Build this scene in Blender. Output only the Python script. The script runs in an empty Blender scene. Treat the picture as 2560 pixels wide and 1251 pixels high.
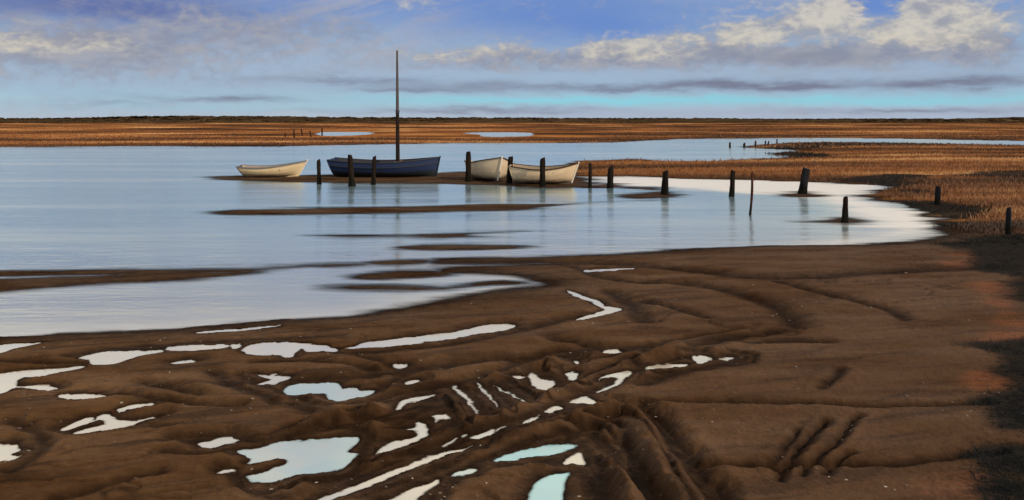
import bpy, bmesh, math, random
import numpy as np
from mathutils import Vector, Matrix

random.seed(7)
RNG = np.random.default_rng(7)
scene = bpy.context.scene
COL = scene.collection

# ------------------------------------------------------------------ camera
CAM_H = 3.0           # eye height above the water, metres
FOC = 2217.0          # focal length in photograph pixels (2560 wide)
HOR = 302.0           # photograph row of the true horizon
cam_d = bpy.data.cameras.new('camera')
cam = bpy.data.objects.new('camera', cam_d)
COL.objects.link(cam)
cam.location = (0, 0, CAM_H)
cam.rotation_euler = (math.radians(90), 0, 0)
cam_d.sensor_width = 36.0
cam_d.lens = 36.0 * FOC / 2560.0
cam_d.shift_y = -(625.5 - HOR) / 2560.0
cam_d.clip_start = 0.1
cam_d.clip_end = 20000.0
scene.camera = cam

SUN_EL = math.radians(27)
SUN_AZ = math.radians(128)     # clockwise from +Y: to the right of and behind the camera


def lin(r, g, b):
    def c(v):
        v /= 255.0
        return v / 12.92 if v <= 0.04045 else ((v + 0.055) / 1.055) ** 2.4
    return (c(r), c(g), c(b), 1.0)


# ------------------------------------------------------------------ node helper
class NT:
    def __init__(self, tree):
        self.t = tree
        self.n = tree.nodes
        self.l = tree.links

    def put(self, sock, v):
        if hasattr(v, 'is_output'):
            self.l.new(v, sock)
        elif v is not None:
            try:
                sock.default_value = v
            except Exception:
                sock.default_value = (v, v, v)

    def node(self, typ, ins=None, out=0, **props):
        nd = self.n.new(typ)
        for k, v in props.items():
            setattr(nd, k, v)
        for k, v in (ins or {}).items():
            self.put(nd.inputs[k], v)
        return nd if out is None else nd.outputs[out]

    def m(self, op, a, b=None, c=None, clamp=False):
        nd = self.n.new('ShaderNodeMath')
        nd.operation = op
        nd.use_clamp = clamp
        self.put(nd.inputs[0], a)
        if b is not None:
            self.put(nd.inputs[1], b)
        if c is not None:
            self.put(nd.inputs[2], c)
        return nd.outputs[0]

    def add(self, a, b): return self.m('ADD', a, b)
    def sub(self, a, b): return self.m('SUBTRACT', a, b)
    def mul(self, a, b): return self.m('MULTIPLY', a, b)

    def sstep(self, x, lo, hi, o0=0.0, o1=1.0):
        nd = self.n.new('ShaderNodeMapRange')
        nd.interpolation_type = 'SMOOTHSTEP'
        for i, v in enumerate((x, lo, hi, o0, o1)):
            self.put(nd.inputs[i], v)
        return nd.outputs[0]

    def lstep(self, x, lo, hi, o0=0.0, o1=1.0):
        nd = self.n.new('ShaderNodeMapRange')
        nd.clamp = True
        for i, v in enumerate((x, lo, hi, o0, o1)):
            self.put(nd.inputs[i], v)
        return nd.outputs[0]

    def mix(self, f, a, b, mode='MIX'):
        nd = self.n.new('ShaderNodeMix')
        nd.data_type = 'RGBA'
        nd.blend_type = mode
        self.put(nd.inputs[0], f)
        self.put(nd.inputs[6], a)
        self.put(nd.inputs[7], b)
        return nd.outputs[2]

    def vec(self, x, y, z=0.0):
        return self.node('ShaderNodeCombineXYZ', {0: x, 1: y, 2: z})

    def noise(self, v, scale=1.0, detail=4.0, rough=0.55, dist=0.0):
        nd = self.n.new('ShaderNodeTexNoise')
        self.put(nd.inputs['Vector'], v)
        nd.inputs['Scale'].default_value = scale
        nd.inputs['Detail'].default_value = detail
        nd.inputs['Roughness'].default_value = rough
        nd.inputs['Distortion'].default_value = dist
        return nd.outputs[0]

    def ramp(self, f, stops):
        nd = self.n.new('ShaderNodeValToRGB')
        cr = nd.color_ramp
        while len(cr.elements) < len(stops):
            cr.elements.new(0.5)
        for e, (p, c) in zip(cr.elements, stops):
            e.position = p
            e.color = c
        self.put(nd.inputs[0], f)
        return nd.outputs[0]

    def xyz(self, v):
        nd = self.n.new('ShaderNodeSeparateXYZ')
        self.l.new(v, nd.inputs[0])
        return nd.outputs


# ------------------------------------------------------------------ world: daylight sky with clouds
world = bpy.data.worlds.new('World')
scene.world = world
world.use_nodes = True
wt = world.node_tree
wt.nodes.clear()
W = NT(wt)
sky = W.node('ShaderNodeTexSky', out=None, sky_type='NISHITA')
sky.sun_disc = False
sky.sun_elevation = SUN_EL
sky.sun_rotation = SUN_AZ
sky.air_density = 1.0
sky.dust_density = 0.6
sky.ozone_density = 2.0
direction = W.node('ShaderNodeTexCoord', out='Generated')
dx, dy, dz = W.xyz(direction)
DEG = 57.29578
elev = W.mul(W.m('ARCSINE', dz), DEG)
azim = W.mul(W.m('ARCTAN2', dx, dy), DEG)
# turbulence of the cloud edges
wq = W.vec(W.mul(azim, 0.16), W.mul(elev, 0.55), 0.0)
wn = W.n.new('ShaderNodeTexNoise')
W.l.new(wq, wn.inputs['Vector'])
wn.inputs['Scale'].default_value = 1.7
wn.inputs['Detail'].default_value = 7.0
wn.inputs['Roughness'].default_value = 0.62
wr, wg, wb = W.xyz(wn.outputs['Color'])
awarp = W.add(azim, W.mul(W.sub(wr, 0.5), 5.0))
ewarp = W.add(elev, W.mul(W.sub(wg, 0.5), 1.3))


def sky_deg(px, py):
    a = math.atan((px - 1280.0) / FOC)
    return math.degrees(a), math.degrees(math.atan((HOR - py) / FOC * math.cos(a)))


def blob(px, py, wx, wy, amp=1.0):
    """soft elliptical cloud body, size given as in the picture"""
    a0, e0 = sky_deg(px, py)
    k = math.degrees(1.0 / FOC)
    ca = math.cos(math.radians(a0)) ** 2
    qa = W.m('DIVIDE', W.sub(awarp, a0), wx * k * ca)
    qe = W.m('DIVIDE', W.sub(ewarp, e0), wy * k * math.sqrt(ca))
    r = W.add(W.mul(qa, qa), W.mul(qe, qe))
    g = W.m('EXPONENT', W.mul(r, -1.0))
    return W.mul(g, amp) if amp != 1.0 else g


def total(bs):
    s = bs[0]
    for b in bs[1:]:
        s = W.add(s, b)
    return s


SK = 10.0             # colours below are shown at background strength 0.1


def sc(r, g, b, k=1.0):
    c = lin(r, g, b)
    return (c[0] * SK * k, c[1] * SK * k, c[2] * SK * k, 1.0)


ef = W.m('DIVIDE', elev, 40.0, clamp=True)
grad = W.ramp(ef, [
    (0.0, lin(182, 196, 208)), (0.016, lin(168, 190, 210)), (0.038, lin(154, 190, 214)),
    (0.055, lin(154, 182, 210)), (0.085, lin(154, 176, 206)), (0.13, lin(142, 168, 204)), (0.19, lin(112, 142, 200)),
    (0.32, lin(92, 126, 196)), (1.0, lin(70, 110, 190))])
grad10 = W.mix(1.0, grad, (SK, SK, SK, 1.0), 'MULTIPLY')
base = W.mix(W.sstep(elev, 12.0, 40.0, 0.12, 0.75), grad10, sky.outputs[0])
# broad pale veils
veil_n = W.noise(W.vec(W.mul(azim, 0.045), W.mul(elev, 0.28), 3.1), 1.0, 5.0, 0.55)
veil = W.sstep(veil_n, 0.42, 0.66)
base = W.mix(W.mul(veil, 0.6), base, sc(160, 178, 200))
# slanting streaks of thin cloud in the upper left
dg = W.noise(W.vec(W.add(W.mul(azim, 0.05), W.mul(elev, 0.22)), W.sub(W.mul(elev, 0.95), W.mul(azim, 0.30)), 6.0), 1.0, 6.0, 0.58, 0.2)
base = W.mix(W.mul(W.mul(W.sstep(dg, 0.42, 0.66), W.lstep(azim, -6.0, 6.0, 0.75, 0.0)), W.sstep(elev, 2.5, 5.0)), base, sc(172, 176, 190))
# violet blue of the upper left
ul = total([blob(150, 0, 520, 60), blob(430, 40, 300, 40, 0.5)])
base = W.mix(W.m('MULTIPLY', ul, 0.72, clamp=True), base, sc(92, 108, 164))
# deep blue breaks between the clouds
db = total([blob(1330, 40, 330, 60), blob(2185, 12, 70, 42, 1.1), blob(1560, 75, 200, 40, .6)])
base = W.mix(W.m('MULTIPLY', db, 0.75, clamp=True), base, sc(100, 136, 202))
# turquoise strip low over the land
strip = total([blob(2150, 251, 900, 13, 1.1), blob(1350, 252, 420, 11, 1.0), blob(640, 270, 500, 10, .35)])
base = W.mix(W.m('MULTIPLY', strip, 0.72, clamp=True), base, sc(142, 206, 222))
# low lilac grey bank
low = W.sstep(elev, 1.0, 0.45)
low = W.mul(low, W.lstep(azim, -14.0, 4.0, 0.25, 0.85))
base = W.mix(low, base, sc(168, 180, 200))
# long grey cloud bands
gb_n = W.noise(W.vec(W.mul(azim, 0.18), W.mul(elev, 1.6), 8.0), 1.0, 5.0, 0.6)
bands = total([blob(1930, 212, 260, 13, 1.2), blob(2420, 205, 190, 15, 1.2), blob(1560, 222, 200, 10, .8),
               blob(1250, 215, 330, 11, .6), blob(870, 198, 240, 9, .7), blob(560, 247, 190, 8, .8),
               blob(250, 262, 160, 8, .5), blob(1050, 228, 150, 8, .7), blob(1180, 276, 320, 8, .7), blob(2260, 278, 300, 8, .7)])
bands = W.m('MULTIPLY', bands, W.lstep(gb_n, 0.3, 0.62, 0.35, 1.1), clamp=True)
base = W.mix(W.mul(bands, 0.92), base, sc(118, 122, 144))
# heaped clouds: grey bodies, cream heads
hn = W.noise(W.vec(W.mul(azim, 0.30), W.mul(elev, 0.62), 1.7), 1.0, 8.0, 0.60, 0.3)
heads = total([blob(1890, 85, 120, 36, 1.2), blob(2060, 50, 95, 48, 1.25), blob(2110, 5, 60, 40, 1.0), blob(2330, 30, 120, 70, 1.3), blob(2290, 100, 170, 34, .7), blob(2192, 6, 45, 42, -.9), blob(2200, 70, 120, 24, .5),
               blob(1660, 110, 130, 28, 1.0), blob(1540, 122, 110, 26, .8), blob(1300, 128, 130, 22, .7), blob(1110, 136, 120, 20, .65),
               blob(290, 108, 90, 24, .5), blob(50, 108, 130, 26, .75), blob(170, 95, 150, 32, .4), blob(1010, 8, 130, 20, .6),
               blob(2470, 60, 100, 70, .55), blob(2150, -90, 420, 90, .9), blob(1500, -150, 500, 90, .8)])
body = total([blob(2010, 140, 210, 30, 1.0), blob(1620, 148, 190, 28, .8), blob(2300, 125, 260, 40, .9), blob(1810, 122, 90, 28, .8),
              blob(1420, 145, 220, 24, .5), blob(160, 115, 320, 48, .85), blob(620, 85, 480, 70, .6), blob(300, 180, 500, 40, .35), blob(1180, 152, 260, 26, .5),
              blob(2480, 120, 120, 60, .4)])
hm2 = W.noise(W.vec(W.mul(azim, 0.55), W.mul(elev, 1.2), 5.5), 1.0, 7.0, 0.62, 0.2)
lump = W.noise(W.vec(W.mul(azim, 0.75), W.mul(elev, 1.15), 2.2), 1.0, 3.0, 0.5, 0.1)
billow = W.sub(0.22, W.m('ABSOLUTE', W.sub(lump, 0.5)))
puff = W.add(W.add(W.mul(W.sub(hn, 0.5), 1.0), W.mul(W.sub(hm2, 0.5), 0.8)), W.mul(W.sub(billow, 0.14), 1.8))
bd = W.sstep(W.add(body, puff), 0.05, 1.00)
base = W.mix(W.mul(bd, 0.85), base, W.mix(W.sstep(hm2, 0.35, 0.65), sc(138, 143, 162), sc(164, 164, 172)))
hsum = W.add(heads, puff)
hd = W.sstep(hsum, 0.18, 1.12)
hcol = W.mix(W.sstep(W.add(W.add(W.mul(hsum, 0.30), W.mul(W.sub(hm2, .5), 1.9)), W.mul(billow, 1.6)), 0.10, 1.0), sc(160, 160, 166), sc(214, 206, 190))
base = W.mix(W.mul(hd, 0.86), base, hcol)
dk = total([blob(2030, 146, 130, 17, 1.0), blob(1830, 138, 70, 13, .5)])
base = W.mix(W.m('MULTIPLY', W.mul(dk, W.lstep(hm2, .3, .7, .5, 1.2)), 0.75, clamp=True), base, sc(134, 140, 158))
# unseen clouds overhead and behind, made brighter and denser to whiten pool reflections
over_n = W.noise(direction, 3.4, 7.0, 0.58, 0.4)
ov = W.mul(W.sstep(over_n, 0.34, 0.50), W.sstep(elev, 8.5, 15.0))
base = W.mix(W.mul(ov, 0.95), base, W.mix(W.sstep(over_n, 0.44, 0.70), sc(204, 198, 192), sc(252, 240, 220)))
bg = W.node('ShaderNodeBackground', {'Color': base, 'Strength': 0.1})
wo = wt.nodes.new('ShaderNodeOutputWorld')
wt.links.new(bg, wo.inputs[0])
world.cycles.sampling_method = 'MANUAL'
world.cycles.sample_map_resolution = 1024

sun_d = bpy.data.lights.new('sun', 'SUN')
sun_d.energy = 3.0
sun_d.angle = math.radians(0.5)
sun_d.color = (1.0, 0.87, 0.70)
sun = bpy.data.objects.new('sun', sun_d)
COL.objects.link(sun)
sdir = Vector((math.sin(SUN_AZ) * math.cos(SUN_EL), math.cos(SUN_AZ) * math.cos(SUN_EL), math.sin(SUN_EL)))
sun.rotation_euler = sdir.to_track_quat('Z', 'Y').to_euler()
sun.location = sdir * 60

vs = scene.view_settings
scene.display_settings.display_device = 'sRGB'
vs.view_transform = 'Standard'
vs.look = 'None'
vs.exposure = 0.0
vs.gamma = 1.0
vs.use_curve_mapping = False
scene.cycles.use_denoising = True
scene.cycles.max_bounces = 6


# ------------------------------------------------------------------ place helpers
def at(px, py, z=0.0):
    """the point of the level plane at height z that the photograph shows at (px, py)"""
    Y = FOC * (CAM_H - z) / (py - HOR)
    return (px - 1280.0) * Y / FOC, Y


def world_poly(pts, z=0.0):
    return np.array([at(p[0], p[1], z) for p in pts])


def smooth_poly(P, n=3, closed=True):
    P = np.asarray(P, float)
    out = []
    m = len(P)
    for i in range(m if closed else m - 1):
        p0 = P[(i - 1) % m] if closed else P[max(i - 1, 0)]
        p1 = P[i]
        p2 = P[(i + 1) % m]
        p3 = P[(i + 2) % m] if closed else P[min(i + 2, m - 1)]
        for k in range(n):
            t = k / n
            out.append(0.5 * ((2 * p1) + (p2 - p0) * t + (2 * p0 - 5 * p1 + 4 * p2 - p3) * t * t
                              + (3 * p1 - p0 - 3 * p2 + p3) * t ** 3))
    if not closed:
        out.append(P[-1])
    return np.array(out)


def seg_dist(X, Y, A, closed):
    d2 = np.full(X.shape, 1e18)
    m = len(A)
    inside = np.zeros(X.shape, bool)
    for i in range(m if closed else m - 1):
        ax, ay = A[i]
        bx, by = A[(i + 1) % m]
        ex, ey = bx - ax, by - ay
        q = ex * ex + ey * ey + 1e-12
        t = np.clip(((X - ax) * ex + (Y - ay) * ey) / q, 0, 1)
        rx = X - ax - t * ex
        ry = Y - ay - t * ey
        np.minimum(d2, rx * rx + ry * ry, out=d2)
        if closed:
            c = (ay > Y) != (by > Y)
            if c.any():
                xi = (bx - ax) * (Y - ay) / ((by - ay) if by != ay else 1e-9) + ax
                inside ^= c & (X < xi)
    d = np.sqrt(d2)
    return np.where(inside, -d, d) if closed else d


TAB = RNG.random((256, 256))


def vnoise(x, y):
    xi = np.floor(x).astype(np.int64)
    yi = np.floor(y).astype(np.int64)
    fx = x - xi
    fy = y - yi
    fx = fx * fx * (3 - 2 * fx)
    fy = fy * fy * (3 - 2 * fy)
    g = lambda i, j: TAB[i & 255, j & 255]
    a = g(xi, yi) * (1 - fx) + g(xi + 1, yi) * fx
    b = g(xi, yi + 1) * (1 - fx) + g(xi + 1, yi + 1) * fx
    return a * (1 - fy) + b * fy - 0.5


def fbm(x, y, o=4, g=0.5):
    s = np.zeros(np.shape(x))
    a = 1.0
    for k in range(o):
        s += a * vnoise(x + 17.3 * k, y + 9.1 * k)
        x = x * 2.03
        y = y * 2.03
        a *= g
    return s


def sst(x, lo, hi):
    t = np.clip((x - lo) / (hi - lo), 0, 1)
    return t * t * (3 - 2 * t)


# ------------------------------------------------------------------ shorelines (photograph rows, on the level plane)
MAIN_WATER = [(-1700, 372), (-700, 369), (0, 368), (160, 367), (400, 365), (560, 367), (700, 366), (900, 362), (1100, 359), (1300, 358),
              (1500, 357), (1600, 353), (1700, 348), (1900, 346), (2060, 345), (2300, 348), (2560, 353), (3000, 357), (3400, 358),
              (3400, 363), (3000, 365), (2560, 364), (2400, 361), (2170, 357), (2060, 357), (1985, 357), (1930, 361), (1850, 367),
              (1900, 371), (1975, 374), (1990, 378), (1925, 383), (1945, 389), (1972, 394), (1900, 397), (1800, 402), (1700, 404),
              (1640, 403), (1590, 399), (1500, 402), (1440, 404), (1425, 420), (1438, 439), (1480, 441), (1530, 441), (1590, 441),
              (1650, 445), (1700, 448), (1760, 449), (1830, 449), (1900, 452), (2000, 455), (2080, 457), (2160, 461), (2200, 464),
              (2252, 469), (2215, 475), (2180, 488), (2200, 499), (2240, 505), (2280, 514), (2300, 530), (2315, 542), (2420, 547),
              (2330, 553), (2350, 566), (2368, 583), (2350, 594), (2300, 602), (2200, 608), (2000, 614), (1800, 622), (1600, 632),
              (1400, 642), (1330, 646), (1200, 648), (1110, 650), (1108, 656), (1240, 656), (1340, 657), (1395, 660), (1330, 666),
              (1220, 669), (1140, 672), (1120, 680), (1200, 682), (1290, 688), (1330, 698), (1376, 711), (1278, 721), (1142, 742),
              (995, 771), (860, 792), (697, 806), (540, 820), (376, 829), (188, 836), (0, 848), (-300, 862), (-900, 890), (-1700, 930)]
MUD_BARS = [
    [(531, 444), (600, 440), (700, 441), (830, 439), (980, 440), (1098, 434), (1160, 431), (1250, 433), (1350, 436), (1436, 441), (1440, 455),
     (1480, 464), (1530, 462), (1528, 467), (1480, 469), (1437, 468), (1350, 470), (1250, 465), (1164, 462), (1086, 458), (890, 457), (793, 455), (656, 451), (580, 448)],
    [(520, 533), (598, 524), (773, 520), (1008, 516), (1242, 510), (1398, 509), (1500, 504), (1610, 500), (1660, 501), (1560, 504), (1440, 510),
     (1320, 524), (1242, 527), (1008, 533), (852, 536), (640, 540), (559, 539)],
    [(750, 588), (830, 583), (950, 584), (1100, 582), (1310, 579), (1200, 587), (1270, 592), (1100, 598), (1000, 592), (880, 596), (800, 594)],
    [(968, 619), (1060, 612), (1180, 613), (1310, 617), (1200, 625), (1050, 627)],
    [(-700, 694), (-200, 684), (0, 680), (300, 677), (600, 672), (780, 666), (600, 681), (300, 685), (0, 690), (-200, 697), (-700, 708)],
    [(-700, 730), (-200, 712), (0, 702), (200, 696), (430, 689), (640, 680), (450, 696), (200, 709), (0, 723), (-200, 738), (-700, 765)],
    [(740, 668), (830, 661), (925, 660), (880, 666), (790, 671)],
    [(915, 658), (985, 651), (1075, 651), (1040, 659), (960, 662)],
    [(870, 690), (960, 680), (1060, 678), (1140, 684), (1100, 694), (1000, 698), (920, 699)],
    [(820, 718), (960, 712), (1110, 716), (1200, 705), (1260, 700), (1330, 708), (1230, 716), (1110, 727), (960, 727)],
    [(1545, 493), (1600, 489), (1650, 479), (1668, 482), (1664, 491), (1600, 496)],
    [(1570, 471), (1610, 470), (1655, 475), (1620, 475)],
    [(1985, 554), (2060, 552), (2092, 546), (2120, 546), (2145, 554), (2110, 559), (2040, 557)],
    [(1970, 486), (2004, 482), (2022, 485), (2000, 490)],
]
PUDDLES = [
    [(-60, 860), (0, 860), (56, 857), (113, 855), (75, 865), (38, 874), (0, 885), (-60, 893)],
    [(-60, 945), (0, 936), (56, 929), (151, 923), (205, 915), (205, 922), (166, 931), (94, 942), (60, 946), (49, 954), (60, 965), (113, 963), (151, 972), (105, 976), (45, 972), (23, 980), (0, 986), (-60, 998)],
    [(205, 892), (264, 879), (320, 876), (377, 876), (405, 873), (408, 881), (377, 887), (339, 895), (282, 910), (233, 914), (220, 908), (222, 900)],
    [(412, 870), (433, 865), (489, 863), (565, 861), (567, 868), (527, 874), (471, 879), (418, 877)],
    [(573, 862), (600, 859), (604, 866), (581, 872)],
    [(606, 870), (640, 859), (715, 854), (772, 859), (815, 865), (842, 872), (839, 882), (800, 881), (772, 880), (749, 874), (738, 893), (708, 893), (700, 887), (640, 889), (612, 880)],
    [(852, 873), (888, 865), (912, 855), (995, 847), (1142, 828), (1215, 811), (1283, 810), (1285, 816), (1275, 822), (1215, 835), (1093, 852), (995, 866), (920, 868), (880, 874)],
    [(143, 987), (196, 983), (260, 987), (275, 994), (226, 998), (162, 999)],
    [(290, 1025), (316, 1017), (377, 1012), (382, 1017), (339, 1023), (297, 1031)],
    [(158, 1070), (203, 1049), (230, 1045), (234, 1054), (241, 1040), (267, 1037), (284, 1049), (328, 1057), (377, 1045), (396, 1047), (339, 1061), (264, 1078), (192, 1083), (203, 1075), (256, 1062), (250, 1053), (211, 1065), (166, 1077)],
    [(-60, 1112), (0, 1111), (49, 1112), (49, 1126), (26, 1138), (50, 1140), (20, 1152), (0, 1155), (-60, 1162)],
    [(64, 1121), (76, 1121), (78, 1128), (65, 1128)],
    [(489, 1111), (527, 1100), (557, 1090), (604, 1102), (565, 1113), (527, 1124), (493, 1118)],
    [(636, 936), (697, 938), (730, 944), (704, 957), (689, 964), (644, 963), (674, 951), (666, 944)],
    [(706, 976), (734, 964), (791, 959), (828, 955), (845, 962), (854, 972), (893, 973), (905, 978), (937, 978), (932, 987), (873, 1000), (824, 999), (810, 988), (791, 985), (727, 991), (712, 983)],
    [(591, 1126), (648, 1117), (697, 1104), (753, 1100), (860, 1090), (898, 1090), (902, 1104), (873, 1122), (893, 1133), (873, 1157), (849, 1177), (800, 1187), (753, 1194), (700, 1206), (633, 1212), (617, 1190), (659, 1178), (708, 1161), (716, 1147), (680, 1149), (625, 1158), (621, 1146)],
    [(978, 911), (1020, 911), (1017, 922), (990, 926)],
    [(988, 1016), (1020, 999), (1073, 988), (1093, 988), (1054, 1005), (1025, 1010), (993, 1023)],
    [(1076, 1039), (1112, 1037), (1127, 1050), (1100, 1051), (1091, 1056)],
    [(990, 1071), (1034, 1067), (1039, 1056), (1060, 1054), (1070, 1082), (1034, 1107), (995, 1122), (937, 1135), (934, 1128), (976, 1106), (1029, 1094), (1039, 1076)],
    [(760, 1268), (810, 1245), (873, 1219), (995, 1171), (1093, 1136), (1191, 1112), (1137, 1135), (1044, 1169), (946, 1211), (849, 1246), (800, 1272)],
    [(940, 1262), (976, 1245), (1034, 1220), (1088, 1201), (1095, 1209), (1059, 1237), (1010, 1262)],
    [(1120, 1193), (1147, 1176), (1193, 1166), (1187, 1182), (1152, 1196)],
    [(1230, 1155), (1288, 1127), (1386, 1109), (1446, 1112), (1386, 1134), (1313, 1147)],
    [(1300, 1275), (1315, 1245), (1332, 1214), (1376, 1186), (1417, 1181), (1410, 1216), (1405, 1245), (1390, 1275)],
    [(1410, 1156), (1435, 1132), (1454, 1130), (1466, 1161), (1440, 1159)],
    [(1172, 1095), (1230, 1074), (1237, 1084), (1196, 1100)],
    [(1240, 1076), (1264, 1067), (1266, 1072), (1243, 1081)],
    [(1360, 1028), (1386, 1017), (1417, 1022), (1376, 1032)],
    [(1420, 1006), (1459, 991), (1500, 1006), (1493, 1013), (1459, 1010)],
    [(1489, 978), (1545, 949), (1516, 948), (1493, 953), (1532, 932), (1571, 925), (1578, 938), (1542, 962), (1498, 981)],
    [(1316, 942), (1332, 932), (1352, 947), (1388, 954), (1385, 967), (1362, 977), (1327, 963)],
    [(1408, 932), (1447, 934), (1437, 952), (1420, 951)],
    [(1281, 940), (1315, 942), (1293, 948)],
    [(1501, 882), (1532, 872), (1554, 879), (1523, 887)],
    [(1620, 914), (1708, 910), (1710, 919), (1625, 926)],
    [(1733, 890), (1784, 897), (1779, 905), (1742, 912)],
    [(1797, 899), (1842, 896), (1817, 906)],
    [(1415, 724), (1435, 732), (1498, 754), (1513, 764), (1553, 774), (1532, 784), (1454, 802), (1443, 797), (1498, 780), (1503, 768), (1430, 739)],
    [(1132, 972), (1146, 970), (1200, 1032), (1194, 1035)],
    [(1228, 962), (1238, 963), (1311, 1004), (1304, 1007)],
    [(1190, 961), (1200, 960), (1248, 1016), (1243, 1019)],
    [(1105, 1111), (1136, 1097), (1134, 1104), (1110, 1117)],
    [(1147, 1092), (1165, 1085), (1164, 1092), (1150, 1098)],
    [(1434, 904), (1450, 907), (1438, 914)],
    [(548, 1180), (580, 1172), (590, 1178), (560, 1186)],
    [(1010, 958), (1042, 950), (1050, 956), (1020, 964)],
    [(430, 905), (480, 900), (500, 904), (450, 911)],
    [(1302, 1055), (1342, 1036), (1347, 1042), (1310, 1061)],
    [(1463, 676), (1570, 671), (1577, 676), (1470, 681)],
    [(498, 830), (560, 826), (640, 819), (700, 812), (690, 818), (600, 829), (510, 834)],
]
FAR_POOLS = [
    [(806, 331), (920, 331), (918, 337), (806, 340)],
    [(1160, 333), (1240, 331), (1325, 333), (1318, 341), (1210, 342), (1200, 337)],
]
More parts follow.
